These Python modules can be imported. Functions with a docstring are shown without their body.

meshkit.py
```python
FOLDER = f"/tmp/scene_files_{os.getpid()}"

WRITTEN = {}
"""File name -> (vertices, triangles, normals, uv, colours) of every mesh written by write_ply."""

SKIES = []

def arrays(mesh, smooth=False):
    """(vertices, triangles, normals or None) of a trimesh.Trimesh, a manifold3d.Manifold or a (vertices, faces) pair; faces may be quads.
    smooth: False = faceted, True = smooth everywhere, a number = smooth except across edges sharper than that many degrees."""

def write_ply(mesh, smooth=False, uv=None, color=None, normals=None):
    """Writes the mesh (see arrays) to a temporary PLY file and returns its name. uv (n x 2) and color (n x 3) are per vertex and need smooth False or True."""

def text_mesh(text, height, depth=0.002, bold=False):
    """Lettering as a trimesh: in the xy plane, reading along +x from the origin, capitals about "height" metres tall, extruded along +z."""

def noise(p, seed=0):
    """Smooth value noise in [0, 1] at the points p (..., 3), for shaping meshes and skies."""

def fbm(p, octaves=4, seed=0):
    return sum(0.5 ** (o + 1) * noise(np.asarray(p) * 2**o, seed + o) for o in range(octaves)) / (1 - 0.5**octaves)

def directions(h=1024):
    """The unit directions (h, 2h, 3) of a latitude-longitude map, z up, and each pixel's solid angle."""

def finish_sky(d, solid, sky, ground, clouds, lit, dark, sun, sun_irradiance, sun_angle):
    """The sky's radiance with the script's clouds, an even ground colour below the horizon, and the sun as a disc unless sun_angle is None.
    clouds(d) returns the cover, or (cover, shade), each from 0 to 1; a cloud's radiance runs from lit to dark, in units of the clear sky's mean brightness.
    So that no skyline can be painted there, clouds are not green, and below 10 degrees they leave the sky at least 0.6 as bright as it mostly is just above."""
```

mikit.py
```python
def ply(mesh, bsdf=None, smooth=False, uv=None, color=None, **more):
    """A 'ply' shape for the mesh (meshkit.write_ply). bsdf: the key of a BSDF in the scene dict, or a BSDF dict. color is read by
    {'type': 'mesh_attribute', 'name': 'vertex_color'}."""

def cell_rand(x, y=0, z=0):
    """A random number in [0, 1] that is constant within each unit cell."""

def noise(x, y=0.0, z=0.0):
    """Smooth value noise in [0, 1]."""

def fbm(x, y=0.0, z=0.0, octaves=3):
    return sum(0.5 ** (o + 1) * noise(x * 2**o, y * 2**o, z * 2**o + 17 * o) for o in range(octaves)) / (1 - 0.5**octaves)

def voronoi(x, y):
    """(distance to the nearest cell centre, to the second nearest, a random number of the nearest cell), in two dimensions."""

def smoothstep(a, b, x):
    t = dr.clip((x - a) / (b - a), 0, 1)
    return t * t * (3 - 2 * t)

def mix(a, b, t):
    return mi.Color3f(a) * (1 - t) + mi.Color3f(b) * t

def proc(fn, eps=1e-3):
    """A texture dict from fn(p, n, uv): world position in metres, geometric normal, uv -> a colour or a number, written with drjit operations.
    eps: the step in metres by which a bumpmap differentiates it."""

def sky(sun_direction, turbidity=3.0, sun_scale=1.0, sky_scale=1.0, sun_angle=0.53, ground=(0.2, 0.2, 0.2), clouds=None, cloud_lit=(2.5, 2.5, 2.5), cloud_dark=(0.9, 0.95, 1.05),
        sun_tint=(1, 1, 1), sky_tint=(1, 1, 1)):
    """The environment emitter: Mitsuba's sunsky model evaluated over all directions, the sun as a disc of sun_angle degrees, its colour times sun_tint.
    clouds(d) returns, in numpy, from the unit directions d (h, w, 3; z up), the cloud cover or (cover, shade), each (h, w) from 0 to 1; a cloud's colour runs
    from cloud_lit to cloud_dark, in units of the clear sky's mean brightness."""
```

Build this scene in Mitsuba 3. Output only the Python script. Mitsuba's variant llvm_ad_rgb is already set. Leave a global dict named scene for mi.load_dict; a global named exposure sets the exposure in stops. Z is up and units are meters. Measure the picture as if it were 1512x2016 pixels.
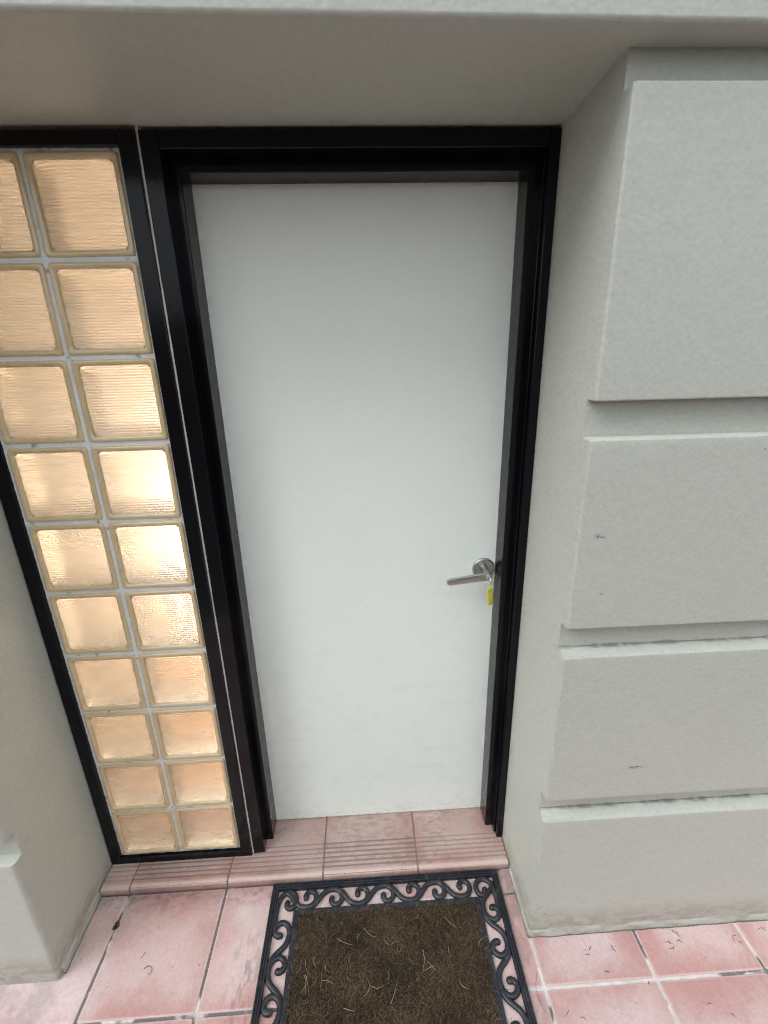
import math, random
import numpy as np, trimesh
import drjit as dr, mitsuba as mi, mikit
from mikit import noise, fbm, cell_rand, smoothstep, mix

T = mi.ScalarTransform4f
rng = np.random.default_rng(7)
random.seed(7)
scene, labels = {}, {}

# ---------------------------------------------------------------- camera, sky, exposure
CAM = np.array([0.6734, -1.1322, 1.5807])
YAW, PIT, ROLL, FOC = 0.04125, 0.32494, -0.0238, 891.7
cy, sy, cp, sp = math.cos(YAW), math.sin(YAW), math.cos(PIT), math.sin(PIT)
fwd = np.array([sy * cp, cy * cp, -sp])
rgt = np.array([cy, -sy, 0.0])
upv = np.cross(rgt, fwd)
cr, sr = math.cos(ROLL), math.sin(ROLL)
upv = -sr * rgt + cr * upv
scene['camera'] = {'type': 'perspective', 'fov': math.degrees(2 * math.atan(756 / FOC)), 'fov_axis': 'x', 'near_clip': 0.01, 'far_clip': 500.0,
                   'to_world': T().look_at(origin=CAM.tolist(), target=(CAM + fwd).tolist(), up=upv.tolist())}
scene['sky'] = mikit.sky((-0.95, -0.55, 1.15), turbidity=4, sun_scale=0.30, sun_angle=32, sun_tint=(0.78, 0.97, 1.36), clouds=lambda d: (1.0, 0.42 * (1 - np.clip(d[..., 2], 0, 1))), cloud_lit=(2.22, 2.44, 2.62), cloud_dark=(0.74, 0.813, 0.873), ground=(0.28, 0.25, 0.24))
exposure = 2.68

# ---------------------------------------------------------------- helpers
def obj(key, shape, label=None, cat=None, group=None, kind=None):
    base, n = key, 0
    while key in scene:
        n += 1
        key = f'{base}_{n:03d}'
    scene[key] = shape
    if label or cat or group or kind:
        tag(key, label, cat, group, kind)
    return key

def tag(key, label=None, cat=None, group=None, kind=None):
    d = labels.setdefault(key, {})
    for k, v in (('label', label), ('category', cat), ('group', group), ('kind', kind)):
        if v:
            d[k] = v
    return key

def cbox(x0, x1, y0, y1, z0, z1, c=0.002):
    """Box with chamfered edges."""
    pts = []
    for x, sx in ((x0, 1), (x1, -1)):
        for y, sy_ in ((y0, 1), (y1, -1)):
            for z, sz in ((z0, 1), (z1, -1)):
                pts += [(x + sx * c, y + sy_ * c, z), (x + sx * c, y, z + sz * c), (x, y + sy_ * c, z + sz * c)]
    return trimesh.convex.convex_hull(np.array(pts))

def box(x0, x1, y0, y1, z0, z1):
    m = trimesh.creation.box((x1 - x0, y1 - y0, z1 - z0))
    m.apply_translation(((x0 + x1) / 2, (y0 + y1) / 2, (z0 + z1) / 2))
    return m

def cat(ms):
    return trimesh.util.concatenate(ms)

def loft(rings, caps=True):
    """Closed rings (n_ring x n_pts x 3) joined by quads; flat caps by a fan."""
    R = np.asarray(rings, float)
    m, n = R.shape[:2]
    v = R.reshape(-1, 3)
    f = []
    i = np.arange(n)
    j = (i + 1) % n
    for k in range(m - 1):
        a, b, c, d = k * n + i, k * n + j, (k + 1) * n + j, (k + 1) * n + i
        f += [np.stack([a, b, c], 1), np.stack([a, c, d], 1)]
    if caps:
        for k, flip in ((0, True), (m - 1, False)):
            v = np.vstack([v, R[k].mean(0)])
            cidx = len(v) - 1
            tri = np.stack([np.full(n, cidx), k * n + i, k * n + j], 1)
            f.append(tri[:, ::-1] if flip else tri)
    mesh = trimesh.Trimesh(v, np.vstack(f), process=False)
    if mesh.volume < 0:
        mesh.invert()
    return mesh

def tube(pts, rad, seg=8, squash=1.0):
    """Tube along a polyline with a radius per point, rounded ends; squash flattens it in z."""
    P = np.asarray(pts, float)
    rad = np.broadcast_to(np.asarray(rad, float), (len(P),))
    t = np.gradient(P, axis=0)
    t /= np.linalg.norm(t, axis=1, keepdims=True)
    up = np.array([0, 0, 1.0]) if abs(t[:, 2]).max() < 0.9 else np.array([0.2, 1.0, 0.1])
    a = np.arange(seg) * 2 * np.pi / seg
    rings = []
    for k in range(len(P)):
        s = np.cross(t[k], up); s /= np.linalg.norm(s)
        u = np.cross(s, t[k])
        def ring(c, r):
            return c + r * (np.cos(a)[:, None] * s + squash * np.sin(a)[:, None] * u)
        if k == 0:
            rings += [ring(P[0] - t[0] * rad[0] * 0.9, rad[0] * 0.25), ring(P[0] - t[0] * rad[0] * 0.6, rad[0] * 0.75)]
        rings.append(ring(P[k], rad[k]))
        if k == len(P) - 1:
            rings += [ring(P[k] + t[k] * rad[k] * 0.6, rad[k] * 0.75), ring(P[k] + t[k] * rad[k] * 0.9, rad[k] * 0.25)]
    return loft(rings)

def spline(ctrl, n=40):
    from scipy.interpolate import CubicSpline
    c = np.asarray(ctrl, float)
    s = np.r_[0, np.cumsum(np.linalg.norm(np.diff(c, axis=0), axis=1))]
    return CubicSpline(s, c)(np.linspace(0, s[-1], n))

def rrect(hw, hh, r, n=5):
    """Rounded rectangle outline (x, z), counter-clockwise."""
    out = []
    for cx, cz, a0 in ((hw - r, hh - r, 0), (-hw + r, hh - r, 90), (-hw + r, -hh + r, 180), (hw - r, -hh + r, 270)):
        for k in range(n + 1):
            a = math.radians(a0 + 90 * k / n)
            out.append((cx + r * math.cos(a), cz + r * math.sin(a)))
    return np.array(out)

def gauss(p, cx, cy_, rx, ry, a='xz'):
    u = (getattr(p, a[0]) - cx) / rx
    v = (getattr(p, a[1]) - cy_) / ry
    return dr.exp(-(u * u + v * v))

# ---------------------------------------------------------------- key sizes (metres; y = 0 is the face of frame and glass, x to the right)
ZS, ZF = -0.030, -0.060            # top of the doorstep, top of the paving
XR, XL = 1.1125, -0.238            # the two reveals of the recess
YR, YL, YLIN = -0.275, -0.298, -0.320
ZSOF = 2.037                       # soffit
GD = 0.030                         # groove depth
GROOVES = [(0.404, 0.478), (0.920, 0.996), (1.422, 1.496), (1.982, ZSOF)]

# ---------------------------------------------------------------- materials
def bs(key, d, bump=None, scale=1.0, two=True):
    if bump is not None:
        d = {'type': 'bumpmap', 'arbitrary': bump, 'scale': scale, 'bsdf': d}
    scene[key] = {'type': 'twosided', 'bsdf': d} if two else d
    return key

def specks(u, v, freq, share, size):
    """Round irregular specks: 1 inside, 0 outside; share of the cells that hold one, size of the largest in cells."""
    d, _, k = mikit.voronoi(u * freq, v * freq)
    r = size * (0.35 + 0.65 * (k - (1 - share)) / share) * (0.75 + 0.5 * noise(u * freq * 3, v * freq * 3, 7.0))
    return dr.select(k > 1 - share, smoothstep(r, r * 0.6, d), 0.0)

def wall_col(p, n, uv):
    big = fbm(p.x * 2.3 + 5, p.y * 2.3, p.z * 2.3, 3)
    c = mix((0.384, 0.387, 0.334), (0.418, 0.421, 0.366), big)
    c *= 0.91 + 0.18 * (0.6 * noise(p.x * 150, p.y * 150, p.z * 150) + 0.4 * noise(p.x * 310, p.y * 310, p.z * 310))
    front = smoothstep(-0.235, -0.25, p.y)
    u = p.x + p.y
    # dirt splashed up at the foot of the wall
    h = p.z - ZF
    foot = smoothstep(0.10, 0.0, h - 0.05 * fbm(u * 7, h * 3, 3.0, 3))
    c = mix(c, (0.25, 0.21, 0.165), foot * (0.30 + 0.38 * smoothstep(0.35, 0.65, fbm(u * 40, h * 70, 1.0, 4))))
    c = mix(c, (0.10, 0.085, 0.07), 0.8 * specks(u, p.z, 42.0, 0.34, 0.17) * smoothstep(0.20, 0.02, h) * smoothstep(0.4, 0.6, noise(u * 5, h * 4)))
    c = mix(c, (0.12, 0.10, 0.085), 0.8 * specks(u + 3, p.z, 9.0, 0.05, 0.03))
    # mould along the back of the grooves
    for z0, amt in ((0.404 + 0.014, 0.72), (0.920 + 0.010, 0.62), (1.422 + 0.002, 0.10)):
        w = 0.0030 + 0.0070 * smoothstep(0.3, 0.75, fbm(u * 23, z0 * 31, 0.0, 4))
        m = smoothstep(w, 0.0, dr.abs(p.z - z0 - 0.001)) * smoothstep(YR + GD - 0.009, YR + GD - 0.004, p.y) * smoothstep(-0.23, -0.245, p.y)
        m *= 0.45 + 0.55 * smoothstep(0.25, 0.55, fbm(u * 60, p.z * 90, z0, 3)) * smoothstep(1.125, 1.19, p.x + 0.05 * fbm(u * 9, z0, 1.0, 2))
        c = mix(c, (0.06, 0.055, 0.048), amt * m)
    # scuffs
    for cx, cz, rx, rz in ((1.152, 1.221, 0.006, 0.004), (1.164, 1.217, 0.006, 0.003), (1.333, 0.579, 0.018, 0.004), (1.18, 1.085, 0.004, 0.002)):
        g = gauss(p, cx, cz, rx, rz) * smoothstep(0.30, 0.55, fbm(p.x * 260, 0.0, p.z * 260, 2)) * front
        c = mix(c, (0.05, 0.045, 0.04), 0.95 * g)
    return c

def wall_bump(p, n, uv):
    return 0.8 * noise(p.x * 330, p.y * 330, p.z * 330) + 1.0 * noise(p.x * 170, p.y * 170, p.z * 170) + 0.4 * noise(p.x * 34, p.y * 34, p.z * 34)

bs('mat_wall', {'type': 'principled', 'base_color': mikit.proc(wall_col), 'roughness': 0.5, 'specular': 0.4}, mikit.proc(wall_bump, eps=6e-4), 0.00042)

def bead_col(p, n, uv):
    d = smoothstep(0.40, 0.72, fbm(p.x * 30, p.y * 30, p.z * 60, 4))
    c = mix((0.36, 0.355, 0.31), (0.24, 0.22, 0.185), 0.8 * d)
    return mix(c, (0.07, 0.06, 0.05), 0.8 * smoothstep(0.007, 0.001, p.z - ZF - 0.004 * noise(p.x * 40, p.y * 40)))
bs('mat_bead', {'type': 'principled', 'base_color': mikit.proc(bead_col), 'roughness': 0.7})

def black_col(p, n, uv):
    c = mix((0.0022, 0.0024, 0.0036), (0.0045, 0.0045, 0.006), fbm(p.x * 20, p.y * 20, p.z * 6, 3))
    dust = smoothstep(0.45, 0.8, fbm(p.x * 60, p.y * 60, p.z * 30, 3)) * smoothstep(0.45, -0.03, p.z)
    c = mix(c, (0.05, 0.042, 0.037), 0.25 * dust)
    chip = specks(p.x + p.y, p.z, 24.0, 0.018, 0.06)
    return mix(c, (0.30, 0.28, 0.25), 0.6 * chip)
def black_bump(p, n, uv):
    return noise(p.x * 60, p.y * 60, p.z * 25) + 0.3 * noise(p.x * 300, p.y * 300, p.z * 120)
bs('mat_black', {'type': 'principled', 'base_color': mikit.proc(black_col), 'roughness': 0.15, 'specular': 0.22}, mikit.proc(black_bump, eps=8e-4), 0.00018)

def door_col(p, n, uv):
    c = mix((0.750, 0.785, 0.715), (0.775, 0.808, 0.738), fbm(p.x * 3, p.y, p.z * 3, 3))
    sm = smoothstep(0.50, 0.78, fbm(p.x * 34 + 3, 1.0, p.z * 26, 5)) * smoothstep(1.3, 0.2, p.z)
    c = mix(c, (0.50, 0.50, 0.44), 0.10 * sm)
    c *= 0.975 + 0.05 * noise(p.x * 300, 0.0, p.z * 300)
    low = smoothstep(0.07, -0.03, p.z) * smoothstep(0.40, 0.75, fbm(p.x * 70, 4.0, p.z * 120, 4))
    c = mix(c, (0.42, 0.39, 0.34), 0.22 * low)
    for cx, cz, rx, rz in ((0.69, 0.44, 0.012, 0.003), (0.40, 0.34, 0.03, 0.004), (0.86, 1.02, 0.03, 0.02), (0.93, 0.88, 0.06, 0.012), (0.75, 0.62, 0.01, 0.002), (0.55, 0.58, 0.012, 0.002), (0.63, 0.30, 0.014, 0.002)):
        c = mix(c, (0.35, 0.34, 0.31), 0.12 * gauss(p, cx, cz, rx, rz) * smoothstep(0.40, 0.70, fbm(p.x * 130, 0.0, p.z * 170, 2)))
    return c
def door_bump(p, n, uv):
    return noise(p.x * 260, 0.0, p.z * 260) + 1.5 * noise(p.x * 60, 3.0, p.z * 60)
bs('mat_door', {'type': 'principled', 'base_color': mikit.proc(door_col), 'roughness': 0.42, 'specular': 0.45}, mikit.proc(door_bump, eps=6e-4), 0.00020)
bs('mat_door_edge', {'type': 'principled', 'base_color': {'type': 'rgb', 'value': (0.5, 0.5, 0.46)}, 'roughness': 0.6})

def steel_rough(p, n, uv):
    return 0.26 + 0.10 * noise(p.x * 150, p.y * 900, p.z * 900)
bs('mat_steel', {'type': 'principled', 'base_color': {'type': 'rgb', 'value': (0.45, 0.45, 0.445)}, 'metallic': 1.0, 'roughness': mikit.proc(steel_rough)})
bs('mat_bright_steel', {'type': 'principled', 'base_color': {'type': 'rgb', 'value': (0.75, 0.74, 0.72)}, 'metallic': 1.0, 'roughness': 0.18})
bs('mat_yellow', {'type': 'principled', 'base_color': {'type': 'rgb', 'value': (0.50, 0.48, 0.035)}, 'roughness': 0.28, 'specular': 0.5, 'clearcoat': 0.4})
bs('mat_yellow_window', {'type': 'principled', 'base_color': {'type': 'rgb', 'value': (0.55, 0.52, 0.10)}, 'roughness': 0.15})

def mortar_col(p, n, uv):
    c = mix((0.58, 0.60, 0.59), (0.68, 0.70, 0.69), fbm(p.x * 40, p.y * 10, p.z * 40, 3))
    d = smoothstep(0.68, 0.82, fbm(p.x * 50 + 9, p.y * 50, p.z * 50, 3)) + 0.5 * smoothstep(0.35, -0.1, p.z) * smoothstep(0.45, 0.7, fbm(p.x * 70, p.y * 30, p.z * 70, 3))
    return mix(c, (0.17, 0.17, 0.14), 0.75 * dr.minimum(d, 1.0))
bs('mat_mortar', {'type': 'principled', 'base_color': mikit.proc(mortar_col), 'roughness': 0.8})

def rim_col(p, n, uv):
    return mix((0.52, 0.39, 0.21), (0.60, 0.47, 0.28), fbm(p.x * 22, p.y * 30, p.z * 22, 3))
bs('mat_rim', {'type': 'principled', 'base_color': mikit.proc(rim_col), 'roughness': 0.14, 'specular': 0.6, 'clearcoat': 0.6, 'clearcoat_gloss': 0.95})
bs('mat_cavity', {'type': 'principled', 'base_color': {'type': 'rgb', 'value': (0.84, 0.74, 0.60)}, 'metallic': 0.30, 'roughness': 0.35})
bs('mat_pane', {'type': 'roughdielectric', 'int_ior': 1.5, 'ext_ior': 1.0, 'alpha': 0.045, 'distribution': 'ggx'}, two=False)
bs('mat_back_pane', {'type': 'roughdielectric', 'int_ior': 1.5, 'ext_ior': 1.0, 'alpha': 0.34, 'distribution': 'ggx'}, two=False)
bs('mat_sealant', {'type': 'principled', 'base_color': {'type': 'rgb', 'value': (0.56, 0.54, 0.48)}, 'roughness': 0.5})

def tile_hue(p, uv, red, pale, worn):
    e = dr.minimum(dr.minimum(uv.x, 1 - uv.x), dr.minimum(uv.y, 1 - uv.y))
    k = fbm(p.x * 6.5 + 2, p.y * 6.5, 1.0, 3)
    t = smoothstep(-0.05, 0.34, e + 0.50 * (k - 0.45) + 0.16 * (fbm(p.x * 45, p.y * 45, 0.0, 4) - 0.5))
    c = mix(red, pale, t)
    c = mix(c, worn, 0.50 * smoothstep(0.40, 0.78, fbm(p.x * 6 + 9, p.y * 6 + 7, 5.0, 5)))
    c *= 0.93 + 0.14 * noise(p.x * 210, p.y * 210, 2.0)
    return c

def tile_col(p, n, uv):
    c = tile_hue(p, uv, (0.415, 0.225, 0.203), (0.50, 0.362, 0.338), (0.54, 0.458, 0.438))
    c *= 0.94 + 0.12 * cell_rand((p.x + 0.145) / 0.3145, (p.y + 0.393) / 0.3145, 3.0)
    # grime rubbed beside the mat, along the step and along the wall
    g = smoothstep(0.10, 0.0, dr.abs(p.x - 0.285)) * smoothstep(-0.16, -0.30, p.y) * smoothstep(0.46, 0.70, fbm(p.x * 95, p.y * 34, 0.0, 5))
    g += smoothstep(-0.135, -0.085, p.y + 0.03 * fbm(p.x * 14, 1.0, 2.0, 3)) * smoothstep(0.38, 0.66, fbm(p.x * 60, p.y * 90, 0.0, 5))
    g += 0.8 * smoothstep(1.05, 1.11, p.x + 0.03 * fbm(p.y * 24, 3.0, 2.0, 3)) * smoothstep(1.13, 1.11, p.x) * smoothstep(0.3, 0.6, fbm(p.x * 40, p.y * 24, 6.0, 3))
    g += 0.6 * smoothstep(-0.19, -0.235, p.x + 0.02 * fbm(p.y * 20, 8.0, 2.0, 3)) * smoothstep(0.3, 0.7, fbm(p.x * 30, p.y * 30, 9.0, 3))
    c = mix(c, (0.12, 0.10, 0.088), 0.45 * dr.minimum(g, 1.0))
    c = mix(c, (0.13, 0.09, 0.08), 0.75 * specks(p.x, p.y, 30.0, 0.07, 0.07))
    e = dr.minimum(dr.minimum(uv.x, 1 - uv.x), dr.minimum(uv.y, 1 - uv.y))
    return mix(c, (0.56, 0.46, 0.43), 0.5 * smoothstep(0.022, 0.004, e))
def tile_rough(p, n, uv):
    return 0.38 + 0.25 * fbm(p.x * 30, p.y * 30, 2.0, 3)
def tile_bump(p, n, uv):
    return noise(p.x * 45, p.y * 45) + 0.35 * noise(p.x * 220, p.y * 220)
bs('mat_tile', {'type': 'principled', 'base_color': mikit.proc(tile_col), 'roughness': mikit.proc(tile_rough), 'specular': 0.5}, mikit.proc(tile_bump, eps=8e-4), 0.0004)

def step_col(p, n, uv):
    c = tile_hue(p, uv, (0.34, 0.185, 0.155), (0.41, 0.285, 0.248), (0.47, 0.37, 0.325))
    g = smoothstep(0.42, 0.70, fbm(p.x * 45, p.y * 100, p.z * 20, 5))
    c = mix(c, (0.17, 0.13, 0.11), 0.45 * g * smoothstep(0.3, 0.7, fbm(p.x * 5, p.y * 7, 2.0, 2)))
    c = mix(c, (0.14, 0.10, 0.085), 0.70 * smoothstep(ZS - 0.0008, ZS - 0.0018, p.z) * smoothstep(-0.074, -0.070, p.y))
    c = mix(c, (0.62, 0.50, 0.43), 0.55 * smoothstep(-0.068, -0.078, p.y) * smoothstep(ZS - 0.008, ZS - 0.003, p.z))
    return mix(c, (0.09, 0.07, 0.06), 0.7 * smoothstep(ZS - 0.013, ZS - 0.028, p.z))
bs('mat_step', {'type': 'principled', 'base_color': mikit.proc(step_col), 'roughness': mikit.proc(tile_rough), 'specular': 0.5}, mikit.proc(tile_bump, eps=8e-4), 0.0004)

def grout_col(p, n, uv):
    k = fbm(p.x * 16, p.y * 16, 0.0, 4)
    left = smoothstep(1.0, 0.3, p.x)
    dark = smoothstep(0.50 - 0.24 * left, 0.64 - 0.24 * left, k)
    return mix(mix((0.62, 0.57, 0.54), (0.45, 0.40, 0.37), noise(p.x * 60, p.y * 60)), (0.105, 0.09, 0.082), 0.92 * dark)
bs('mat_grout', {'type': 'principled', 'base_color': mikit.proc(grout_col), 'roughness': 0.85})

bs('mat_step_grout', {'type': 'principled', 'base_color': {'type': 'rgb', 'value': (0.17, 0.135, 0.12)}, 'roughness': 0.9})
def ground_col(p, n, uv):
    return mix((0.07, 0.068, 0.064), (0.11, 0.105, 0.10), fbm(p.x * 1.5, p.y * 1.5, 0.0, 4))
bs('mat_ground', {'type': 'principled', 'base_color': mikit.proc(ground_col), 'roughness': 0.8})

def rubber_col(p, n, uv):
    c = mix((0.008, 0.0095, 0.013), (0.016, 0.018, 0.024), fbm(p.x * 30, p.y * 30, 0.0, 3))
    return mix(c, (0.08, 0.075, 0.07), 0.30 * smoothstep(0.55, 0.8, fbm(p.x * 70, p.y * 70, 3.0, 3)))
bs('mat_rubber', {'type': 'principled', 'base_color': mikit.proc(rubber_col), 'roughness': 0.48, 'specular': 0.5})
bs('mat_coir', {'type': 'principled', 'base_color': {'type': 'mesh_attribute', 'name': 'vertex_color'}, 'roughness': 0.75, 'specular': 0.3})
bs('mat_coir_base', {'type': 'principled', 'base_color': {'type': 'rgb', 'value': (0.028, 0.019, 0.011)}, 'roughness': 0.9})
bs('mat_straw', {'type': 'principled', 'base_color': {'type': 'rgb', 'value': (0.42, 0.34, 0.21)}, 'roughness': 0.6})
bs('mat_twig', {'type': 'principled', 'base_color': {'type': 'rgb', 'value': (0.085, 0.055, 0.05)}, 'roughness': 0.8})
bs('mat_black_bit', {'type': 'principled', 'base_color': {'type': 'rgb', 'value': (0.015, 0.013, 0.012)}, 'roughness': 0.6})

bs('mat_room_wall', {'type': 'diffuse', 'reflectance': {'type': 'rgb', 'value': (0.82, 0.78, 0.72)}})
def timber(p, n, uv):
    b = cell_rand(p.x / 0.09, 3.0, 0.0)
    return mix((0.72, 0.40, 0.15), (0.82, 0.50, 0.22), 0.5 * b + 0.5 * fbm(p.x * 40, p.y * 3, 0.0, 3))
bs('mat_timber', {'type': 'principled', 'base_color': mikit.proc(timber), 'roughness': 0.4})
bs('mat_room_door', {'type': 'principled', 'base_color': {'type': 'rgb', 'value': (0.66, 0.40, 0.19)}, 'roughness': 0.4})

# ---------------------------------------------------------------- ground and paving
obj('ground', mikit.ply(cat([box(-40, 40, -40, -1.66, ZF - 0.25, ZF - 0.012), box(-40, -2.06, -1.66, -0.1, ZF - 0.25, ZF - 0.012), box(3.62, 40, -1.66, -0.1, ZF - 0.25, ZF - 0.012)]), 'mat_ground'), kind='structure')
obj('floor__grout_bed', mikit.ply(box(-2.06, 3.62, -1.66, -0.05, ZF - 0.2, ZF - 0.0035), 'mat_grout'))
tag('floor', kind='structure')

PX, JX, PY, J = 0.3145, -0.145, 0.310, 0.0078
TILE_CACHE = {}
def tile_mesh(w, h):
    key = (round(w, 4), round(h, 4))
    if key not in TILE_CACHE:
        rings = []
        for ins, z in ((0, -0.007), (0, -0.0022), (0.0006, -0.0010), (0.0018, -0.0003), (0.0040, 0.0)):
            o = rrect(w / 2 - ins, h / 2 - ins, 0.004, 3)
            rings.append(np.c_[o, np.full(len(o), z)])
        m = loft(rings)
        uv = np.c_[m.vertices[:, 0] / w + 0.5, m.vertices[:, 1] / h + 0.5]
        TILE_CACHE[key] = mikit.ply(m, 'mat_tile', smooth=True, uv=uv)
    return TILE_CACHE[key]

def put_tile(x0, x1, y0, y1):
    d = dict(tile_mesh(x1 - x0 - J, y1 - y0 - J))
    d['to_world'] = T().translate([(x0 + x1) / 2, (y0 + y1) / 2, ZF + rng.uniform(-0.0005, 0.0004)]).rotate([1, 0, 0], rng.uniform(-0.12, 0.12)).rotate([0, 1, 0], rng.uniform(-0.12, 0.12))
    obj('floor__tile', d)

YJ = [-0.084, -0.394] + [-0.394 - 0.3145 * k for k in range(1, 5)]
for i in range(-6, 12):
    x0, x1 = JX + PX * i, JX + PX * (i + 1)
    for a, b in zip(YJ[:-1], YJ[1:]):
        top = a
        if a == YJ[0]:
            if x1 <= XL or x0 >= XR - 0.01:      # in front of the walls the row is cut by the wall foot
                top = YJ[0]
        if i == 3 and a == YJ[0]:
            put_tile(x0, x1, -0.160, a); put_tile(x0, x1, b, -0.160)
        else:
            put_tile(x0, x1, b, top)

# ---------------------------------------------------------------- doorstep of nosing tiles
def step_profile():
    r = 0.011
    pts = [(0.20, ZS)]
    ys = [0.017, 0.001, -0.0145, -0.030, -0.045, -0.060]
    for y in ys:
        pts += [(y + 0.0036, ZS), (y + 0.0022, ZS - 0.0016), (y - 0.0022, ZS - 0.0018), (y - 0.0036, ZS)]
    for k in range(7):
        a = math.radians(90 + 90 * k / 6)
        pts.append((-0.088 + r + r * math.cos(a), ZS - r + r * math.sin(a)))
    pts += [(-0.088, ZF + 0.004), (-0.0865, ZF + 0.003), (-0.080, ZF + 0.003), (-0.080, ZS - 0.008), (0.20, ZS - 0.008)]
    return np.array(pts)
prof = step_profile()
obj('doorstep__bed', mikit.ply(box(XL + 0.001, XR - 0.001, -0.0845, 0.32, -0.25, ZS - 0.0025), 'mat_step_grout'))
tag('doorstep', 'low step of ridged reddish tiles under the door and glass blocks', 'step', kind='thing')
sx = [XL + 0.003, -0.142, 0.173, 0.4855, 0.8025, XR - 0.005]
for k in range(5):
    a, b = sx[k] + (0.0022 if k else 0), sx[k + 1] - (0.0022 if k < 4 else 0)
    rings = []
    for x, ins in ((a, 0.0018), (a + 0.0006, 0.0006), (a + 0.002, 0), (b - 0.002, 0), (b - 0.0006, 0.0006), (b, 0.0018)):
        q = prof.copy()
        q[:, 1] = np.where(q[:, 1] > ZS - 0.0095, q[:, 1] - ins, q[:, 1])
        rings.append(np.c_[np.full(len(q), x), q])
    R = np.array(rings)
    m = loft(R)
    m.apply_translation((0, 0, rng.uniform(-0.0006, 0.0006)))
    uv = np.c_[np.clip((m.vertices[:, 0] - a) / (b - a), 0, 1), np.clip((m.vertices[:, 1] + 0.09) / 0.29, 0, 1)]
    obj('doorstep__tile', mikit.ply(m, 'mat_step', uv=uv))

# ---------------------------------------------------------------- rendered walls: core and blocks between grooves
def wobble(seed, z):
    r_ = np.random.default_rng(seed)
    a, f, ph = r_.uniform(0.2, 1, 6), r_.uniform(6, 60, 6), r_.uniform(0, 6.3, 6)
    return sum(a[i] * math.sin(f[i] * z + ph[i]) for i in range(6)) / 3

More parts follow.
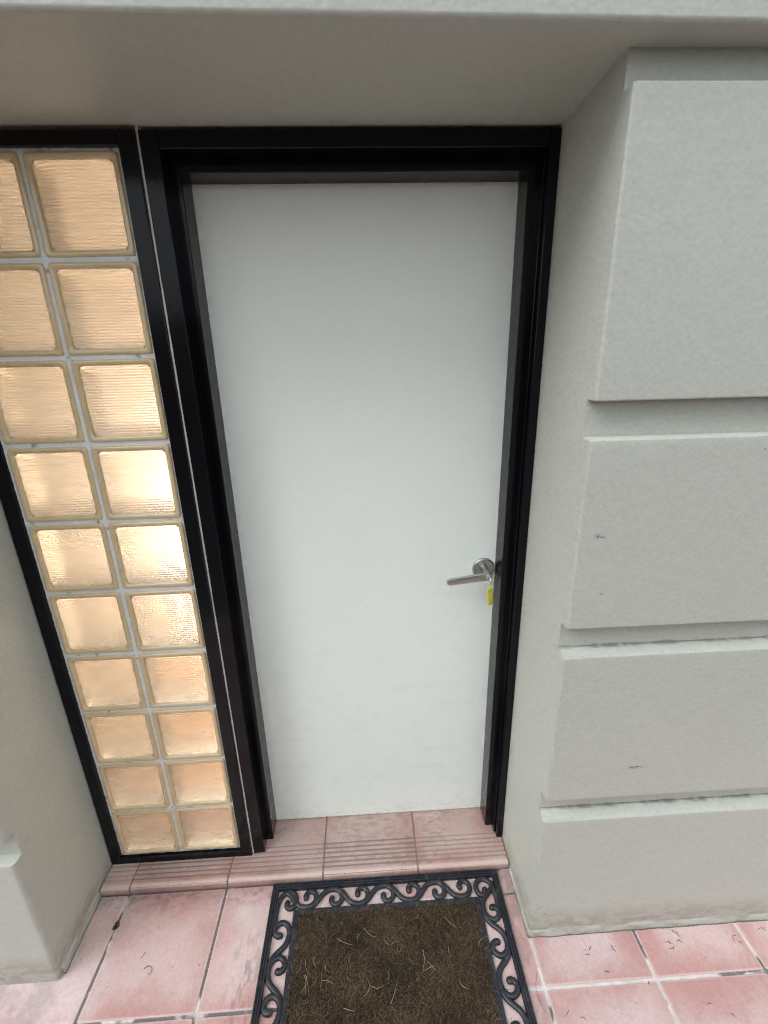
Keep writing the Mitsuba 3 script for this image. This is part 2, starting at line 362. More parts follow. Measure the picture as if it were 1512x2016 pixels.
def block(xin, xout, yback, yfront, z0, z1, seed, rise=0.0, r0=0.006, end=0.003):
    s = 1 if xout > xin else -1
    zs = np.unique(np.r_[z0, z0 + end * 0.3, z0 + end, np.linspace(z0 + 0.02, z1 - 0.02, max(3, int((z1 - z0) / 0.022))), z1 - end, z1 - end * 0.3, z1])
    rings = []
    for z in zs:
        e = min(z - z0, z1 - z) / end
        d = end * 0.55 * max(0, 1 - math.sqrt(max(0, 1 - (1 - min(e, 1)) ** 2))) if e < 1 else 0
        d = end * 0.7 * (1 - min(e, 1)) ** 2
        r = r0 * (1 + 0.35 * wobble(seed, z)) + 0.001
        dx, dy = 0.0010 * wobble(seed + 5, z), 0.0008 * wobble(seed + 9, z)
        pts = [(xin + s * d, yback)]
        cx, cy_ = xin + s * (r + d) + s * dx, yfront + r + d + dy
        for k in range(9):
            a = math.radians(90 * k / 8)
            pts.append((cx - s * r * math.cos(a), cy_ - r * math.sin(a)))
        pts += [(xin + s * 0.4, yfront + d), (xout, yfront + d), (xout, yback)]
        rings.append([(x, y, z + (rise if z == zs[-1] and y == yback else 0)) for x, y in pts])
    return loft(rings)

def rough_bead(path, height, depth, seed, inward):
    """A knobbly strip of filler along the foot of a wall: path of (x, y) points, inward = unit normal out of the wall."""
    r_ = np.random.default_rng(seed)
    P = np.array(path, float)
    s = np.r_[0, np.cumsum(np.linalg.norm(np.diff(P, axis=0), axis=1))]
    t = np.arange(0, s[-1], 0.008)
    X, Y = np.interp(t, s, P[:, 0]), np.interp(t, s, P[:, 1])
    n = np.array(inward, float)
    rings = []
    h = height * (1 + 0.12 * np.convolve(r_.normal(0, 1, len(t) + 8), np.ones(9) / 3, 'valid')[:len(t)] / 1.2)
    dd = depth * (1 + 0.12 * np.convolve(r_.normal(0, 1, len(t) + 4), np.ones(5) / 2.2, 'valid')[:len(t)])
    for k in range(len(t)):
        base = np.array([X[k], Y[k]])
        ring = []
        for u, z in ((-0.004, ZF - 0.003), (1.0, ZF - 0.003), (0.95, ZF + 0.25 * h[k]), (0.6, ZF + 0.65 * h[k]), (0.25, ZF + 0.92 * h[k]), (-0.004, ZF + h[k])):
            q = base + n * (u * dd[k] if u > 0 else u)
            ring.append((q[0], q[1], z + r_.normal(0, 0.0003)))
        rings.append(ring)
    return loft(rings)

ZB = ZF - 0.02
for name, xin, xout, yf, lab, seed in (('wall', XR, 5.0, YR, 'pale rendered wall with three horizontal grooves right of the door', 11), ('wall_001', XL, -5.0, YL, 'shaded pale rendered wall left of the glass block window', 57)):
    lo, hi = min(xin, xout), max(xin, xout)
    tag(name, lab, 'wall', kind='thing')
    rnd = name == 'wall_001'
    if rnd:
        obj(f'{name}__core', mikit.ply(block(xin - 0.0006, xout, 0.32, yf + GD, ZB, ZSOF + 0.001, 3, 0.0, 0.004), 'mat_wall', smooth=35))
    else:
        obj(f'{name}__core', mikit.ply(box(lo, hi, yf + GD, 0.32, ZB, ZSOF + 0.001), 'mat_wall'))
    edges = [ZB] + [z for g in GROOVES for z in g]
    for k in range(4):
        z0, z1 = edges[2 * k], edges[2 * k + 1]
        obj(f'{name}__block', mikit.ply(block(xin, xout, yf + (0.060 if rnd else GD), yf, z0, z1, seed + 20 * k, 0.0 if rnd else (0.014, 0.010, 0.002, 0.0)[k], 0.010 if rnd else 0.0045), 'mat_wall', smooth=35))
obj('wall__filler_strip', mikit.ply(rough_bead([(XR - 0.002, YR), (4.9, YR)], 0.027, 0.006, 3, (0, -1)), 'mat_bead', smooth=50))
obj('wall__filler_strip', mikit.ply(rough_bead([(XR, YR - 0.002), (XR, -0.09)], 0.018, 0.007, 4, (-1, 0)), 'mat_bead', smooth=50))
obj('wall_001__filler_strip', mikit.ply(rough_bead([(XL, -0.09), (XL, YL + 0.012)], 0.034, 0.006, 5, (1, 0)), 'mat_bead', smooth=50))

r = 0.007
prof = [(0.32, ZSOF), (0.32, 4.2), (YLIN, 4.2)] + [(YLIN + r - r * math.cos(math.radians(90 * k / 6)), ZSOF + r - r * math.sin(math.radians(90 * k / 6))) for k in range(7)]
def skew(x):                                    # the beam runs very slightly out of line with the door wall
    return 0.0155 * min(max(x, -1.5), 2.2) - 0.002
m = loft([[(x, y + (skew(x) if y < 0.3 else 0), z) for y, z in prof] for x in np.arange(-5.0, 5.01, 0.5)])
obj('lintel', mikit.ply(m, 'mat_wall', smooth=35), 'rendered beam across the top, its shaded underside over the door', 'lintel', kind='thing')

# ---------------------------------------------------------------- door frame and door
tag('doorway', 'glossy black stepped frame around the white door', 'door frame', kind='thing')
FX0, FX1 = 0.2415, XR - 0.001
obj('doorway__jamb', mikit.ply(cat([cbox(FX0, 0.2785, 0.0, 0.17, ZS - 0.0005, 2.031, 0.0016), cbox(0.2770, 0.3005, 0.045, 0.17, ZS - 0.0005, 1.973, 0.0016)]), 'mat_black'))
obj('doorway__jamb', mikit.ply(cat([cbox(1.0905, FX1, 0.0, 0.17, ZS - 0.0005, 2.031, 0.0016), cbox(1.0610, 1.0920, 0.045, 0.17, ZS - 0.0005, 1.973, 0.0016), cbox(1.0855, 1.0900, 0.018, 0.05, ZS, 1.998, 0.0012)]), 'mat_black'))
obj('doorway__head', mikit.ply(cat([cbox(0.2788, 1.0902, 0.0003, 0.1697, 1.998, 2.0308, 0.0016), cbox(0.2789, 1.0901, 0.0453, 0.1695, 1.9705, 2.000, 0.0016)]), 'mat_black'))
tag('door', 'plain off-white flush door with a lever handle', 'door', kind='thing')
obj('door__leaf', mikit.ply(cbox(0.292, 1.070, 0.113, 0.153, ZS + 0.003, 1.990, 0.0012), 'mat_door'))
obj('door__bottom_seal', mikit.ply(cbox(0.302, 1.059, 0.1165, 0.149, ZS - 0.001, ZS + 0.0028, 0.0004), 'mat_black_bit'))

# handle: rose, neck, lever with a key cylinder in its hub
HX, HZ, HY = 1.0245, 0.9685, 0.113
def lathe_y(prof_, cx, cz, y0, seg=40):
    a = np.arange(seg) * 2 * np.pi / seg
    return loft([np.stack([cx + r_ * np.cos(a), np.full(seg, y0 - d), cz + r_ * np.sin(a)], 1) for d, r_ in prof_])
obj('door__handle__rose', mikit.ply(lathe_y([(-0.001, 0.034), (0.004, 0.034), (0.006, 0.0335), (0.0075, 0.032), (0.0082, 0.030), (0.0068, 0.028), (0.0062, 0.012)], HX, HZ, HY), 'mat_steel', smooth=35))
obj('door__handle__neck', mikit.ply(lathe_y([(0.005, 0.0135), (0.008, 0.0120), (0.050, 0.0105), (0.056, 0.0100)], HX, HZ, HY, 28), 'mat_steel', smooth=35))
lev = []
L = 0.121
for k, yy in enumerate((0.0, 0.0012, 0.0028, 0.0062, 0.0078, 0.009)):
    ins = (0.0022, 0.0006, 0, 0, 0.0006, 0.0022)[k]
    pts = []
    for a in np.linspace(-90, 90, 13):
        pts.append(((0.0125 - ins) * math.cos(math.radians(a)), (0.0125 - ins) * math.sin(math.radians(a))))
    for a in np.linspace(90, 270, 13):
        pts.append((-L + 0.009 + (0.0104 - ins) * math.cos(math.radians(a)), -0.0008 + (0.0104 - ins) * math.sin(math.radians(a))))
    pts = np.array(pts)
    bend = 0.010 * np.clip((-pts[:, 0] - 0.02) / 0.10, 0, 1) ** 2
    th = math.radians(6.5)
    x = pts[:, 0] * math.cos(th) - pts[:, 1] * math.sin(th)
    z = pts[:, 0] * math.sin(th) + pts[:, 1] * math.cos(th)
    lev.append(np.stack([HX + x, HY - 0.062 + yy + 0 * bend, HZ + z], 1))
obj('door__handle__lever', mikit.ply(loft(lev), 'mat_steel', smooth=40))
obj('door__handle__lock_cylinder', mikit.ply(lathe_y([(0.0615, 0.0078), (0.0632, 0.0078), (0.0642, 0.0070), (0.0642, 0.001)], HX, HZ, HY, 28), 'mat_bright_steel', smooth=35))

# key in the lock, ring and yellow tag
tag('key_tag', 'small yellow plastic key tag hanging from the door handle', 'key tag')
KY = HY - 0.0642
key = cat([cbox(HX - 0.001, HX + 0.001, KY - 0.012, KY + 0.002, HZ - 0.004, HZ + 0.004, 0.0003)])
bow = lathe_y([(0.0, 0.0105), (0.0005, 0.0108), (0.0022, 0.0108), (0.0027, 0.0105)], 0, 0, 0.0013, 24)
bow.apply_transform(trimesh.transformations.rotation_matrix(math.radians(70), (0, 0, 1)))
bow.apply_translation((HX + 0.001, KY - 0.020, HZ - 0.001))
obj('key_tag__key', mikit.ply(cat([key, bow]), 'mat_bright_steel', smooth=35))
a = np.linspace(0, 2 * np.pi, 40)
RC = np.array([HX - 0.004, KY - 0.021, HZ - 0.0130])
ring = tube(np.stack([RC[0] + 0.0125 * np.cos(a), RC[1] + 0.004 * np.cos(a), RC[2] + 0.0125 * np.sin(a)], 1), 0.0009, 6)
obj('key_tag__ring', mikit.ply(ring, 'mat_bright_steel', smooth=True))
tp = np.array([(-0.0055, 0.0), (0.0055, 0.0), (0.0096, -0.0085), (0.0102, -0.050), (0.0072, -0.0545), (-0.0072, -0.0545), (-0.0102, -0.050), (-0.0096, -0.0085)])
rings = []
for yy, sc in ((-0.0032, 0.90), (-0.0024, 1.0), (0.0024, 1.0), (0.0032, 0.90)):
    q = (tp - (0, -0.027)) * sc + (0, -0.027)
    rings.append(np.stack([q[:, 0], np.full(len(q), yy), q[:, 1]], 1))
tagm = loft(rings)
win = cbox(-0.0062, 0.0062, -0.0040, -0.0028, -0.048, -0.014, 0.0005)
M = trimesh.transformations.rotation_matrix(math.radians(-6), (0, 1, 0)) @ trimesh.transformations.rotation_matrix(math.radians(28), (0, 0, 1))
M[:3, 3] = RC + (0.002, 0.000, -0.0105)
tagm.apply_transform(M); win.apply_transform(M)
obj('key_tag__body', mikit.ply(tagm, 'mat_yellow', smooth=30))
obj('key_tag__label_window', mikit.ply(win, 'mat_yellow_window'))

# ---------------------------------------------------------------- glass block window
W = 'glass_block_window'
tag(W, 'tall window of two columns of ribbed glass blocks glowing warm', 'window', kind='thing')
obj(f'{W}__frame', mikit.ply(cat([cbox(XL + 0.002, -0.2025, -0.008, 0.085, ZS - 0.001, 2.029, 0.0015), cbox(0.2015, 0.2365, -0.008, 0.085, ZS - 0.001, 2.029, 0.0015),
                                  cbox(-0.2030, 0.2020, -0.0077, 0.0847, 2.0015, 2.0287, 0.0015), cbox(-0.2030, 0.2020, -0.0077, 0.0847, ZS - 0.0008, -0.0030, 0.0015)]), 'mat_black'))
def knob(m, amp, seed):
    v = m.vertices
    n_ = np.array([math.sin(97.1 * a + 61.7 * c + seed) * math.sin(143.3 * c - 57 * a) + 0.6 * math.sin(311 * a + 271 * c) for a, b, c in v])
    v[:, 1] += np.where(v[:, 1] < 0.03, amp * n_, 0)
    return m
mort = []
def strip(x0, x1, z0, z1):
    nx, nz = max(1, round((x1 - x0) / 0.006)), max(1, round((z1 - z0) / 0.006))
    gx, gz = np.meshgrid(np.linspace(x0, x1, nx + 1), np.linspace(z0, z1, nz + 1))
    n0 = gx.size
    front = np.stack([gx.ravel(), np.full(n0, 0.004), gz.ravel()], 1)
    back = front + (0, 0.07, 0)
    idx = np.arange(n0).reshape(nz + 1, nx + 1)
    q = np.stack([idx[:-1, :-1], idx[:-1, 1:], idx[1:, 1:], idx[1:, :-1]], -1).reshape(-1, 4)
    rim = np.r_[idx[0, :], idx[1:, -1], idx[-1, -2::-1], idx[-2:0:-1, 0]]
    sd = np.stack([rim, np.roll(rim, -1), np.roll(rim, -1) + n0, rim + n0], 1)
    f = np.vstack([q, q[:, ::-1] + n0, sd[:, ::-1]])
    mm = trimesh.Trimesh(np.vstack([front, back]), np.vstack([f[:, [0, 1, 2]], f[:, [0, 2, 3]]]), process=False)
    mort.append(knob(mm, 0.0006, 1.0))
for x0, x1 in ((-0.203, -0.194), (-0.006, 0.006), (0.194, 0.202)):
    strip(x0, x1, -0.003, 2.002)
for x0, x1 in ((-0.194, -0.006), (0.006, 0.194)):
    strip(x0, x1, -0.003, 0.006); strip(x0, x1, 1.994, 2.002)
    for k in range(1, 10):
        strip(x0, x1, 0.2 * k - 0.006, 0.2 * k + 0.006)
obj(f'{W}__mortar', mikit.ply(cat(mort), 'mat_mortar', smooth=50))
obj(f'{W}__sealant', mikit.ply(tube([(0.239, 0.001, z) for z in np.linspace(ZS, 2.036, 60)], 0.0024 + 0.0003 * np.random.default_rng(2).normal(size=60).clip(-1.5, 1.5), 8), 'mat_sealant', smooth=True))

# one block: moulded rim with hollow sides, ribbed front pane, softly frosted back pane
def rim_mesh():
    rings = []
    for ins, y in ((0.000, 0.080), (0.000, 0.0045), (0.0006, 0.0018), (0.0022, -0.0008), (0.0050, -0.0020), (0.0095, -0.0016), (0.0125, 0.0006), (0.0140, 0.0040), (0.0145, 0.0080)):
        o = rrect(0.0955 - ins, 0.0955 - ins, max(0.007, 0.010 - 0.2 * ins), 5)
        rings.append(np.stack([o[:, 0], np.full(len(o), y), o[:, 1]], 1))
    return loft(rings, caps=False)
def cavity_mesh():
    rings = []
    for ins, y in ((0.0146, 0.0060), (0.0150, 0.0450), (0.0151, 0.0700), (0.0151, 0.0800), (0.0010, 0.0800)):
        o = rrect(0.0955 - ins, 0.0955 - ins, max(0.010, 0.010 + 0.35 * (ins - 0.0146)), 5)
        rings.append(np.stack([o[:, 0], np.full(len(o), y), o[:, 1]], 1))
    return loft(rings, caps=False)
def pane(hw, y0, y1, nf, af, nb, ab):
    """A glass pane ribbed across (nf ribs along z) on its outer face y0 and fluted upright (nb flutes along x) on its inner face y1;
    its edges are bedded in the rim."""
    def sheet(n, amp, seg, y, sgn, upright):
        t = np.linspace(-hw, hw, n * seg + 1)
        ph = (np.arange(n * seg + 1) % seg) / seg
        yy = y + sgn * amp * np.sin(np.pi * ph)
        lo = np.stack([t, yy, np.full_like(t, -hw)], 1) if upright else np.stack([np.full_like(t, -hw), yy, t], 1)
        hi = lo.copy()
        hi[:, 2 if upright else 0] = hw
        v = np.vstack([lo, hi]); k = len(t); i = np.arange(k - 1)
        f = np.vstack([np.stack([i, i + 1, k + i + 1], 1), np.stack([i, k + i + 1, k + i], 1)])
        m_ = trimesh.Trimesh(v, f, process=False)
        if m_.face_normals[0][1] * sgn < 0:
            m_.invert()
        return m_
    return cat([sheet(nf, af, 8, y0, -1, False), sheet(nb, ab, 4, y1, 1, True)])
RIM = mikit.ply(rim_mesh(), 'mat_rim', smooth=40)
PANE = mikit.ply(pane(0.0822, 0.0055, 0.0135, 26, 0.0011, 4, 0.0), 'mat_pane', smooth=40)
BACK = mikit.ply(pane(0.0815, 0.0690, 0.0750, 4, 0.0, 27, 0.0004), 'mat_back_pane', smooth=25)
CAV = mikit.ply(cavity_mesh(), 'mat_cavity', smooth=50)
for row in range(10):
    for col in range(2):
        b = f'{W}__glass_block' + (f'_{row * 2 + col:03d}' if row + col else '')
        tw = T().translate([-0.1 + 0.2 * col + rng.uniform(-0.0008, 0.0008), rng.uniform(-0.0006, 0.0006), 1.9 - 0.2 * row + rng.uniform(-0.0008, 0.0008)]).rotate([0, 1, 0], rng.uniform(-0.35, 0.35))
        for part, sh in (('rim', RIM), ('front_pane', PANE), ('inner_side', CAV), ('back_pane', BACK)):
            scene[f'{b}__{part}'] = {**sh, 'to_world': tw}

# ---------------------------------------------------------------- the lit room behind the glass blocks
tag('room', kind='structure')
RX0, RX1, RY0, RY1, RZ1 = -1.7, 1.30, 0.32, 1.30, 2.5
obj('room__wall', mikit.ply(cat([box(RX0 - 0.1, RX0, RY0 + 0.001, RY1, ZS, RZ1), box(RX1, RX1 + 0.1, RY0 + 0.001, RY1, ZS, RZ1), box(RX0 - 0.1, RX1 + 0.1, RY1, RY1 + 0.1, ZS, RZ1),
                                 box(RX0 - 0.1, XL - 0.001, RY0 + 0.001, RY0 + 0.02, ZS, RZ1), box(XR + 0.001, RX1 + 0.1, RY0 + 0.001, RY0 + 0.02, ZS, RZ1), box(XL - 0.001, XR + 0.001, RY0 + 0.001, RY0 + 0.02, ZSOF + 0.001, RZ1)]), 'mat_room_wall'))
obj('room__ceiling', mikit.ply(box(RX0 - 0.1, RX1 + 0.1, RY0 + 0.001, RY1 + 0.1, RZ1, RZ1 + 0.1), 'mat_room_wall'))
obj('room__floor', mikit.ply(box(RX0 - 0.1, RX1 + 0.1, 0.154, RY1 + 0.1, ZS - 0.1, ZS - 0.004), 'mat_timber'))
obj('room__inner_reveal', mikit.ply(cat([box(0.2372, 0.2990, 0.172, 0.32, ZS, 2.03), box(XL + 0.0005, -0.2026, 0.0855, 0.32, ZS, 2.03), box(XL + 0.0005, XR - 0.0005, 0.172, 0.3205, 2.0300, 2.0365), ]), 'mat_room_wall'))
obj('room__sill', mikit.ply(box(XL + 0.001, 0.2365, 0.0855, 0.3195, ZS - 0.004, ZS - 0.001), 'mat_timber'))
obj('room__cupboard_door', mikit.ply(cbox(-1.69, -0.93, RY1 - 0.03, RY1 - 0.001, ZS, 2.05, 0.003), 'mat_room_door'))
lamp = trimesh.creation.icosphere(subdivisions=3, radius=0.13)
lamp.apply_translation((0.13, 0.88, 0.86))
obj('lamp__shade', mikit.ply(lamp, 'mat_room_wall', smooth=True, emitter={'type': 'area', 'radiance': {'type': 'rgb', 'value': (8.9, 7.5, 5.7)}}))
obj('lamp__stand', mikit.ply(cat([tube([(0.13, 0.88, ZS), (0.13, 0.88, 0.75)], 0.012, 10), tube([(0.13, 0.88, ZS - 0.004), (0.13, 0.88, ZS + 0.014)], 0.09, 24)]), 'mat_black_bit'))
tag('lamp', 'warm lamp glowing in the room behind the glass blocks', 'lamp')

# ---------------------------------------------------------------- added unseen wall behind the camera, holds back low sky light
def brick(p, n, uv):
    row = dr.floor(p.z / 0.086)
    k = cell_rand((p.x + 0.12 * (row - 2 * dr.floor(row / 2))) / 0.24, row, 2.0)
    return mix((0.16, 0.085, 0.06), (0.24, 0.14, 0.10), k)
bs('mat_brick', {'type': 'principled', 'base_color': mikit.proc(brick), 'roughness': 0.85})
obj('added_blocker_wall', mikit.ply(cbox(-14, 16, -6.3, -6.0, ZF - 0.1, 2.3, 0.01), 'mat_brick'), 'added brick wall out of view behind the camera, blocking low sky light', 'wall', kind='thing')

# ---------------------------------------------------------------- doormat
MX0, MX1, MY1, MY0 = 0.322, 1.066, -0.0895, -0.6000
RW, BW, IW, MH = 0.021, 0.056, 0.021, 0.011
tag('doormat', 'brown coir doormat with an open scrollwork black rubber border', 'doormat')
def mat_ring(x0, x1, y0, y1, prof_):
    """Rectangular rubber ring: prof_ = (inset, z) pairs, mitred corners."""
    rings = []
    for ins, z in prof_:
        rings.append([(x0 + ins, y0 + ins, z), (x1 - ins, y0 + ins, z), (x1 - ins, y1 - ins, z), (x0 + ins, y1 - ins, z)])
    rings.append(rings[0])
    R = []
    for a_, b_ in zip(rings[:-1], rings[1:]):
        R.append(a_)
    R.append(rings[0])
    return loft(R, caps=False)
z0 = ZF + 0.0006
def ridged(w, h, n):
    out = [(0.0, z0), (0.0, z0 + h * 0.55)]
    for k in range(n):
        c, hw = (k + 0.5) * w / n, w / n / 2
        out += [(c - hw * 0.75, z0 + h * 0.72), (c - hw * 0.45, z0 + h), (c + hw * 0.45, z0 + h), (c + hw * 0.75, z0 + h * 0.72)]
    return out + [(w, z0 + h * 0.55), (w, z0)]
obj('doormat__outer_rim', mikit.ply(mat_ring(MX0, MX1, MY0, MY1, ridged(RW, MH, 3)), 'mat_rubber', smooth=50))
I = RW + BW
obj('doormat__inner_rim', mikit.ply(mat_ring(MX0 + I, MX1 - I, MY0 + I, MY1 - I, [(0, z0), (0, z0 + 0.006), (0.002, z0 + 0.0075), (0.012, z0 + 0.0075), (0.014, z0 + 0.0095), (0.019, z0 + 0.0095), (IW, z0 + 0.007), (IW, z0)]), 'mat_rubber', smooth=40))

def scroll(c, up, B=BW):
    """One hook of the running scroll, in (u along the border, v across it from 0 = inner to B = outer); starts on the other side."""
    h = np.array([(-0.079, 0.90), (-0.066, 0.80), (-0.050, 0.52), (-0.034, 0.22), (-0.012, 0.085), (0.008, 0.13), (0.021, 0.34), (0.0235, 0.58), (0.015, 0.82), (0.000, 0.88), (-0.0095, 0.72), (-0.0095, 0.56)])
    pts = spline(np.c_[c + h[:, 0] * 0.98, (h[:, 1] if up else 1 - h[:, 1]) * B], 34)
    rad = np.full(34, 0.0080)
    rad[-3:] = (0.0083, 0.0088, 0.0092)
    return pts, rad
zc = z0 + 0.0046
def add_scroll(pts, rad, place):
    P = np.array([(*place(u, v), zc) for u, v in pts])
    obj('doormat__scroll', mikit.ply(tube(P, rad, 8, 0.9), 'mat_rubber', smooth=True))
LX, LY = MX1 - MX0, MY1 - MY0
top = lambda u, v: (MX0 + u, MY1 - RW - BW + v)
bot = lambda u, v: (MX1 - u, MY0 + RW + BW - v)
lef = lambda u, v: (MX0 + RW + BW - v, MY1 - LY + u)         # u runs from the far end of the mat towards the step
rig = lambda u, v: (MX1 - RW - BW + v, MY1 - u)
for place in (top, bot):
    for k in range(7):
        add_scroll(*scroll(0.122 + 0.0828 * k, k % 2 == 0), place)
for k in range(4):
    add_scroll(*scroll(LY - 0.1335 - 0.0850 * k, k % 2 == 0), lef)
    add_scroll(*scroll(0.118 + 0.0885 * k, k % 2 == 0), rig)
# four corner hooks
for sx_, sy_ in ((0, 1), (1, 1), (0, 0), (1, 0)):
    h = np.array([(0.006, 0.110), (0.003, 0.085), (0.003, 0.050), (0.010, 0.022), (0.028, 0.006), (0.048, 0.008), (0.060, 0.024), (0.058, 0.044), (0.044, 0.052), (0.033, 0.044), (0.034, 0.036)])
    q = spline(h, 40)
    X = MX0 + RW + q[:, 0] if not sx_ else MX1 - RW - q[:, 0]
    Y = MY1 - RW - q[:, 1] if sy_ else MY0 + RW + q[:, 1]
    rad = np.full(40, 0.0080); rad[-3:] = (0.0083, 0.0087, 0.0090)
    obj('doormat__scroll', mikit.ply(tube(np.c_[X, Y, np.full(40, zc)], rad, 8, 0.9), 'mat_rubber', smooth=True))

# coir pile
CX0, CX1, CY0, CY1 = MX0 + I + IW - 0.004, MX1 - I - IW + 0.004, MY0 + I + IW - 0.004, MY1 - I - IW + 0.004
obj('doormat__coir_backing', mikit.ply(cbox(CX0 + 0.005, CX1 - 0.005, CY0 + 0.005, CY1 - 0.005, z0, z0 + 0.006, 0.001), 'mat_coir_base'))
def fibres(n, lo, hi, rad, spread):
    r_ = np.random.default_rng(21)
    base = np.c_[r_.uniform(CX0, CX1, n), r_.uniform(CY0, CY1, n), np.full(n, z0 + 0.004)]
    az = r_.uniform(0, 2 * np.pi, n)
    tilt = np.abs(r_.normal(0.75, spread, n)).clip(0, 1.45)
    ln = r_.uniform(lo, hi, n)
    clump = np.sin(base[:, 0] * 83 + 3 * np.sin(base[:, 1] * 61)) * np.sin(base[:, 1] * 97 + 2 * np.sin(base[:, 0] * 47))
    ln *= 1 + 0.45 * clump
    d = np.stack([np.cos(az) * np.sin(tilt), np.sin(az) * np.sin(tilt), np.cos(tilt)], 1)
    side = np.cross(d, r_.normal(size=(n, 3))); side /= np.linalg.norm(side, axis=1, keepdims=True)
    curl = r_.normal(0, 0.35, n)[:, None] * ln[:, None]
    P = []
    for t in (0, 0.35, 0.7, 1.0):
        P.append(base + d * (ln * t)[:, None] + side * curl * t * t - np.array([0, 0, 1]) * (0.25 * ln * t ** 3)[:, None])
    P = np.stack(P, 1)
    P[..., 2] = np.maximum(P[..., 2], z0 + 0.003)
    w2 = np.cross(d, side)
    verts = []
    for k, rr in enumerate((1.0, 0.9, 0.8, 0.4)):
        for a_ in (0, 2.094, 4.189):
            verts.append(P[:, k] + rad * rr * (math.cos(a_) * side + math.sin(a_) * w2))
    V = np.stack(verts, 1).reshape(-1, 3)
    f = []
    for k in range(3):
        for j in range(3):
            a_, b_, c_, d_ = 3 * k + j, 3 * k + (j + 1) % 3, 3 * k + 3 + (j + 1) % 3, 3 * k + 3 + j
            f += [(a_, b_, c_), (a_, c_, d_)]
    F = (np.array(f)[None] + 12 * np.arange(n)[:, None, None]).reshape(-1, 3)
    k = r_.beta(0.8, 2.9, n)
    k = np.clip(k + 0.10 * np.sin(base[:, 0] * 23 + 1) * np.sin(base[:, 1] * 31) + 0.10 * clump, 0, 1)
    col = np.array([0.033, 0.020, 0.011]) * (1 - k[:, None]) + np.array([0.30, 0.205, 0.118]) * k[:, None]
    return V, F, np.repeat(col, 12, axis=0)
V, F, C = fibres(38000, 0.010, 0.027, 0.00048, 0.42)
obj('doormat__coir_pile', mikit.ply(trimesh.Trimesh(V, F, process=False), 'mat_coir', color=C), kind='stuff')

# pale loose fibres on the pile: x, y, direction in degrees, length
r_ = np.random.default_rng(5)
spots = [(0.452, -0.300, -62, 0.050), (0.456, -0.335, -75, 0.046), (0.461, -0.338, -85, 0.040), (0.452, -0.337, -95, 0.036), (0.478, -0.297, -80, 0.026), (0.51, -0.315, -55, 0.02), (0.62, -0.235, -35, 0.045), (0.60, -0.262, 60, 0.018), (0.79, -0.300, -95, 0.050), (0.80, -0.325, -50, 0.030),
         (0.865, -0.295, -70, 0.026), (0.865, -0.222, -40, 0.045), (0.64, -0.372, 5, 0.035), (0.685, -0.36, 85, 0.018), (0.62, -0.39, 82, 0.038), (0.565, -0.412, -12, 0.030), (0.69, -0.41, 65, 0.050), (0.88, -0.37, -42, 0.035), (0.50, -0.365, 85, 0.030), (0.505, -0.350, -18, 0.03),
         (0.70, -0.283, 20, 0.026), (0.68, -0.268, -50, 0.022), (0.79, -0.345, 15, 0.03), (0.54, -0.255, -25, 0.05), (0.55, -0.215, -40, 0.012), (0.475, -0.205, 80, 0.008), (0.952, -0.300, 40, 0.026), (0.43, -0.33, 70, 0.03)]
for x, y, deg, ln in spots:
    a_ = math.radians(deg)
    t = np.linspace(0, 1, 9)
    bend = r_.normal(0, 0.16) * ln
    P = np.c_[x + ln * t * math.cos(a_) - bend * np.sin(np.pi * t * r_.uniform(0.8, 1.3)) * math.sin(a_), y + ln * t * math.sin(a_) + bend * np.sin(np.pi * t) * math.cos(a_), z0 + 0.0185 + 0.002 * np.sin(3 * t + r_.uniform(0, 6))]
    obj('doormat__stray_fibre', mikit.ply(tube(P, np.linspace(0.00055, 0.0003, 9), 5), 'mat_straw', smooth=True))

# ---------------------------------------------------------------- bits lying on the tiles
def twig(path, rad, key, label, group=None, mat='mat_twig', c='twig'):
    P = spline(path, 12) if len(path) > 2 else np.array(path, float)
    P = np.c_[P[:, :2], ZF + rad * 0.9 + 0.0012 * np.sin(np.linspace(0, 3.1, len(P)))]
    return obj(key, mikit.ply(tube(P, np.linspace(rad, rad * 0.5, len(P)), 5), mat, smooth=True), label, c, group)
a_ = np.radians(np.linspace(150, -60, 7))
twig(np.c_[0.0 + 0.013 * np.cos(a_), -0.291 + 0.011 * np.sin(a_), 0 * a_], 0.0010, 'twig', 'hook-shaped brown twig on the tile left of the doormat')
twig([(-0.024, -0.245, 0), (-0.027, -0.253, 0), (-0.032, -0.262, 0)], 0.0009, 'twig', 'short straight brown twig behind the hook-shaped one')
rs = np.random.default_rng(31)
G = 'scraps of dry plant litter on the tiles'
def litter_label(x, y):
    if y < -0.394:
        return 'tiny dark plant scrap on the second row of tiles out from the grooved wall'
    return 'tiny dark plant scrap on the ' + ('tile at the corner of the grooved wall' if x < 1.428 else 'second tile along the foot of the grooved wall' if x < 1.743 else 'third tile along the foot of the grooved wall')
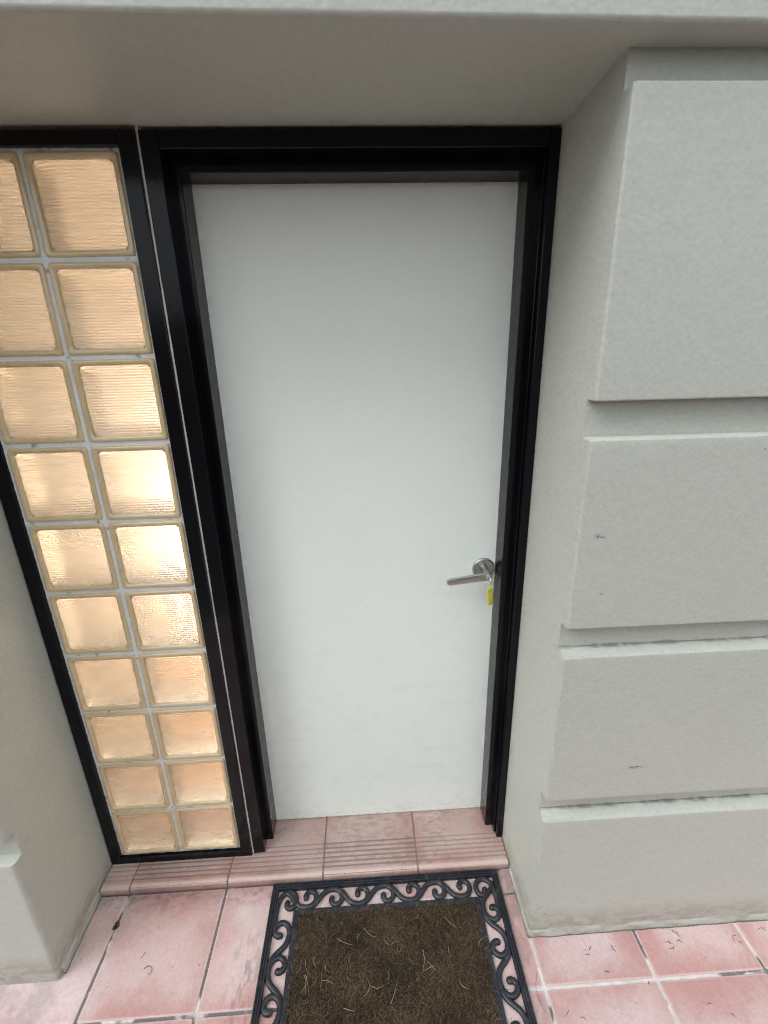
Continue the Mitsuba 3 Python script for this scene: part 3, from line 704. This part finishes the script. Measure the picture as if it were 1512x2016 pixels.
for x, y, deg, ln, bd in ((1.278, -0.316, 40, 0.014, .2), (1.262, -0.331, -20, 0.012, .3), (1.345, -0.318, -75, 0.022, -.3), (1.300, -0.371, -12, 0.016, .2), (1.512, -0.318, -15, 0.022, .3), (1.515, -0.327, 15, 0.02, -.3), (1.545, -0.296, -52, 0.03, .25), (1.545, -0.318, -20, 0.02, .5),
                          (1.712, -0.318, 35, 0.020, .6), (1.722, -0.325, -15, 0.016, -.4), (1.534, -0.452, 5, 0.014, .3), (1.153, -0.448, 35, 0.016, .2), (1.19, -0.46, -40, 0.012, .4), (1.58, -0.478, -50, 0.012, .3), (1.806, -0.304, -10, 0.022, .5), (1.43, -0.322, 60, 0.01, .2), (1.40, -0.40, 70, 0.008, 0), (1.90, -0.36, 10, 0.02, .4)):
    a0 = math.radians(deg)
    t = np.linspace(-0.5, 0.5, 5)
    P = np.c_[x + ln * t * math.cos(a0) - bd * ln * (0.25 - t * t) * 2 * math.sin(a0), y + ln * t * math.sin(a0) + bd * ln * (0.25 - t * t) * 2 * math.cos(a0), 0 * t]
    P = spline(P, 9)
    P[:, :2] += rs.normal(0, 0.0006, (9, 2))
    P[:, 2] = ZF + 0.0008 + 0.001 * np.sin(np.linspace(0, 3, 9))
    rad = 0.0011 * rs.uniform(0.25, 1.0, 9) * np.sin(np.linspace(0.4, 2.8, 9))
    bits = [tube(P, rad, 5)]
    for _ in range(rs.integers(1, 3)):
        i0, an = rs.integers(2, 7), a0 + rs.choice((-1, 1)) * rs.uniform(0.5, 1.2)
        l2 = ln * rs.uniform(0.2, 0.4)
        tt = np.linspace(0, 1, 4)
        bits.append(tube(np.c_[P[i0, 0] + l2 * tt * math.cos(an), P[i0, 1] + l2 * tt * math.sin(an), ZF + 0.0008 + 0.0012 * tt], np.linspace(0.0006, 0.0002, 4), 4))
    obj('plant_scrap', mikit.ply(cat(bits), 'mat_twig', smooth=True), litter_label(x, y), 'plant scrap', G, 'thing')
a_ = np.linspace(0, 2 * np.pi * 0.9, 9)
twig(np.c_[1.105 - 0.018 * np.sin(a_ / 2), -0.36 - 0.09 * a_ / 6, 0 * a_], 0.0005, 'thread', 'thin dark thread on the tile right of the doormat', c='thread')
# dark dried clump on the tile joint
parts = []
r_ = np.random.default_rng(9)
for k in range(9):
    a0 = r_.uniform(0, 6.28)
    c0 = np.array([-0.1455, -0.172, ZF + 0.001]) + r_.normal(0, 1, 3) * (0.0028, 0.0045, 0.0008)
    tt = np.linspace(0, 4.6, 8)
    rr = r_.uniform(0.003, 0.006)
    parts.append(tube(np.c_[c0[0] + rr * np.cos(tt + a0), c0[1] + rr * np.sin(tt + a0), c0[2] + 0.0012 + 0.0016 * np.sin(tt)], 0.0010, 5))
obj('dried_clump', mikit.ply(cat(parts), 'mat_black_bit', smooth=True), 'small dark dried clump caught on the joint left of the mat', 'debris')
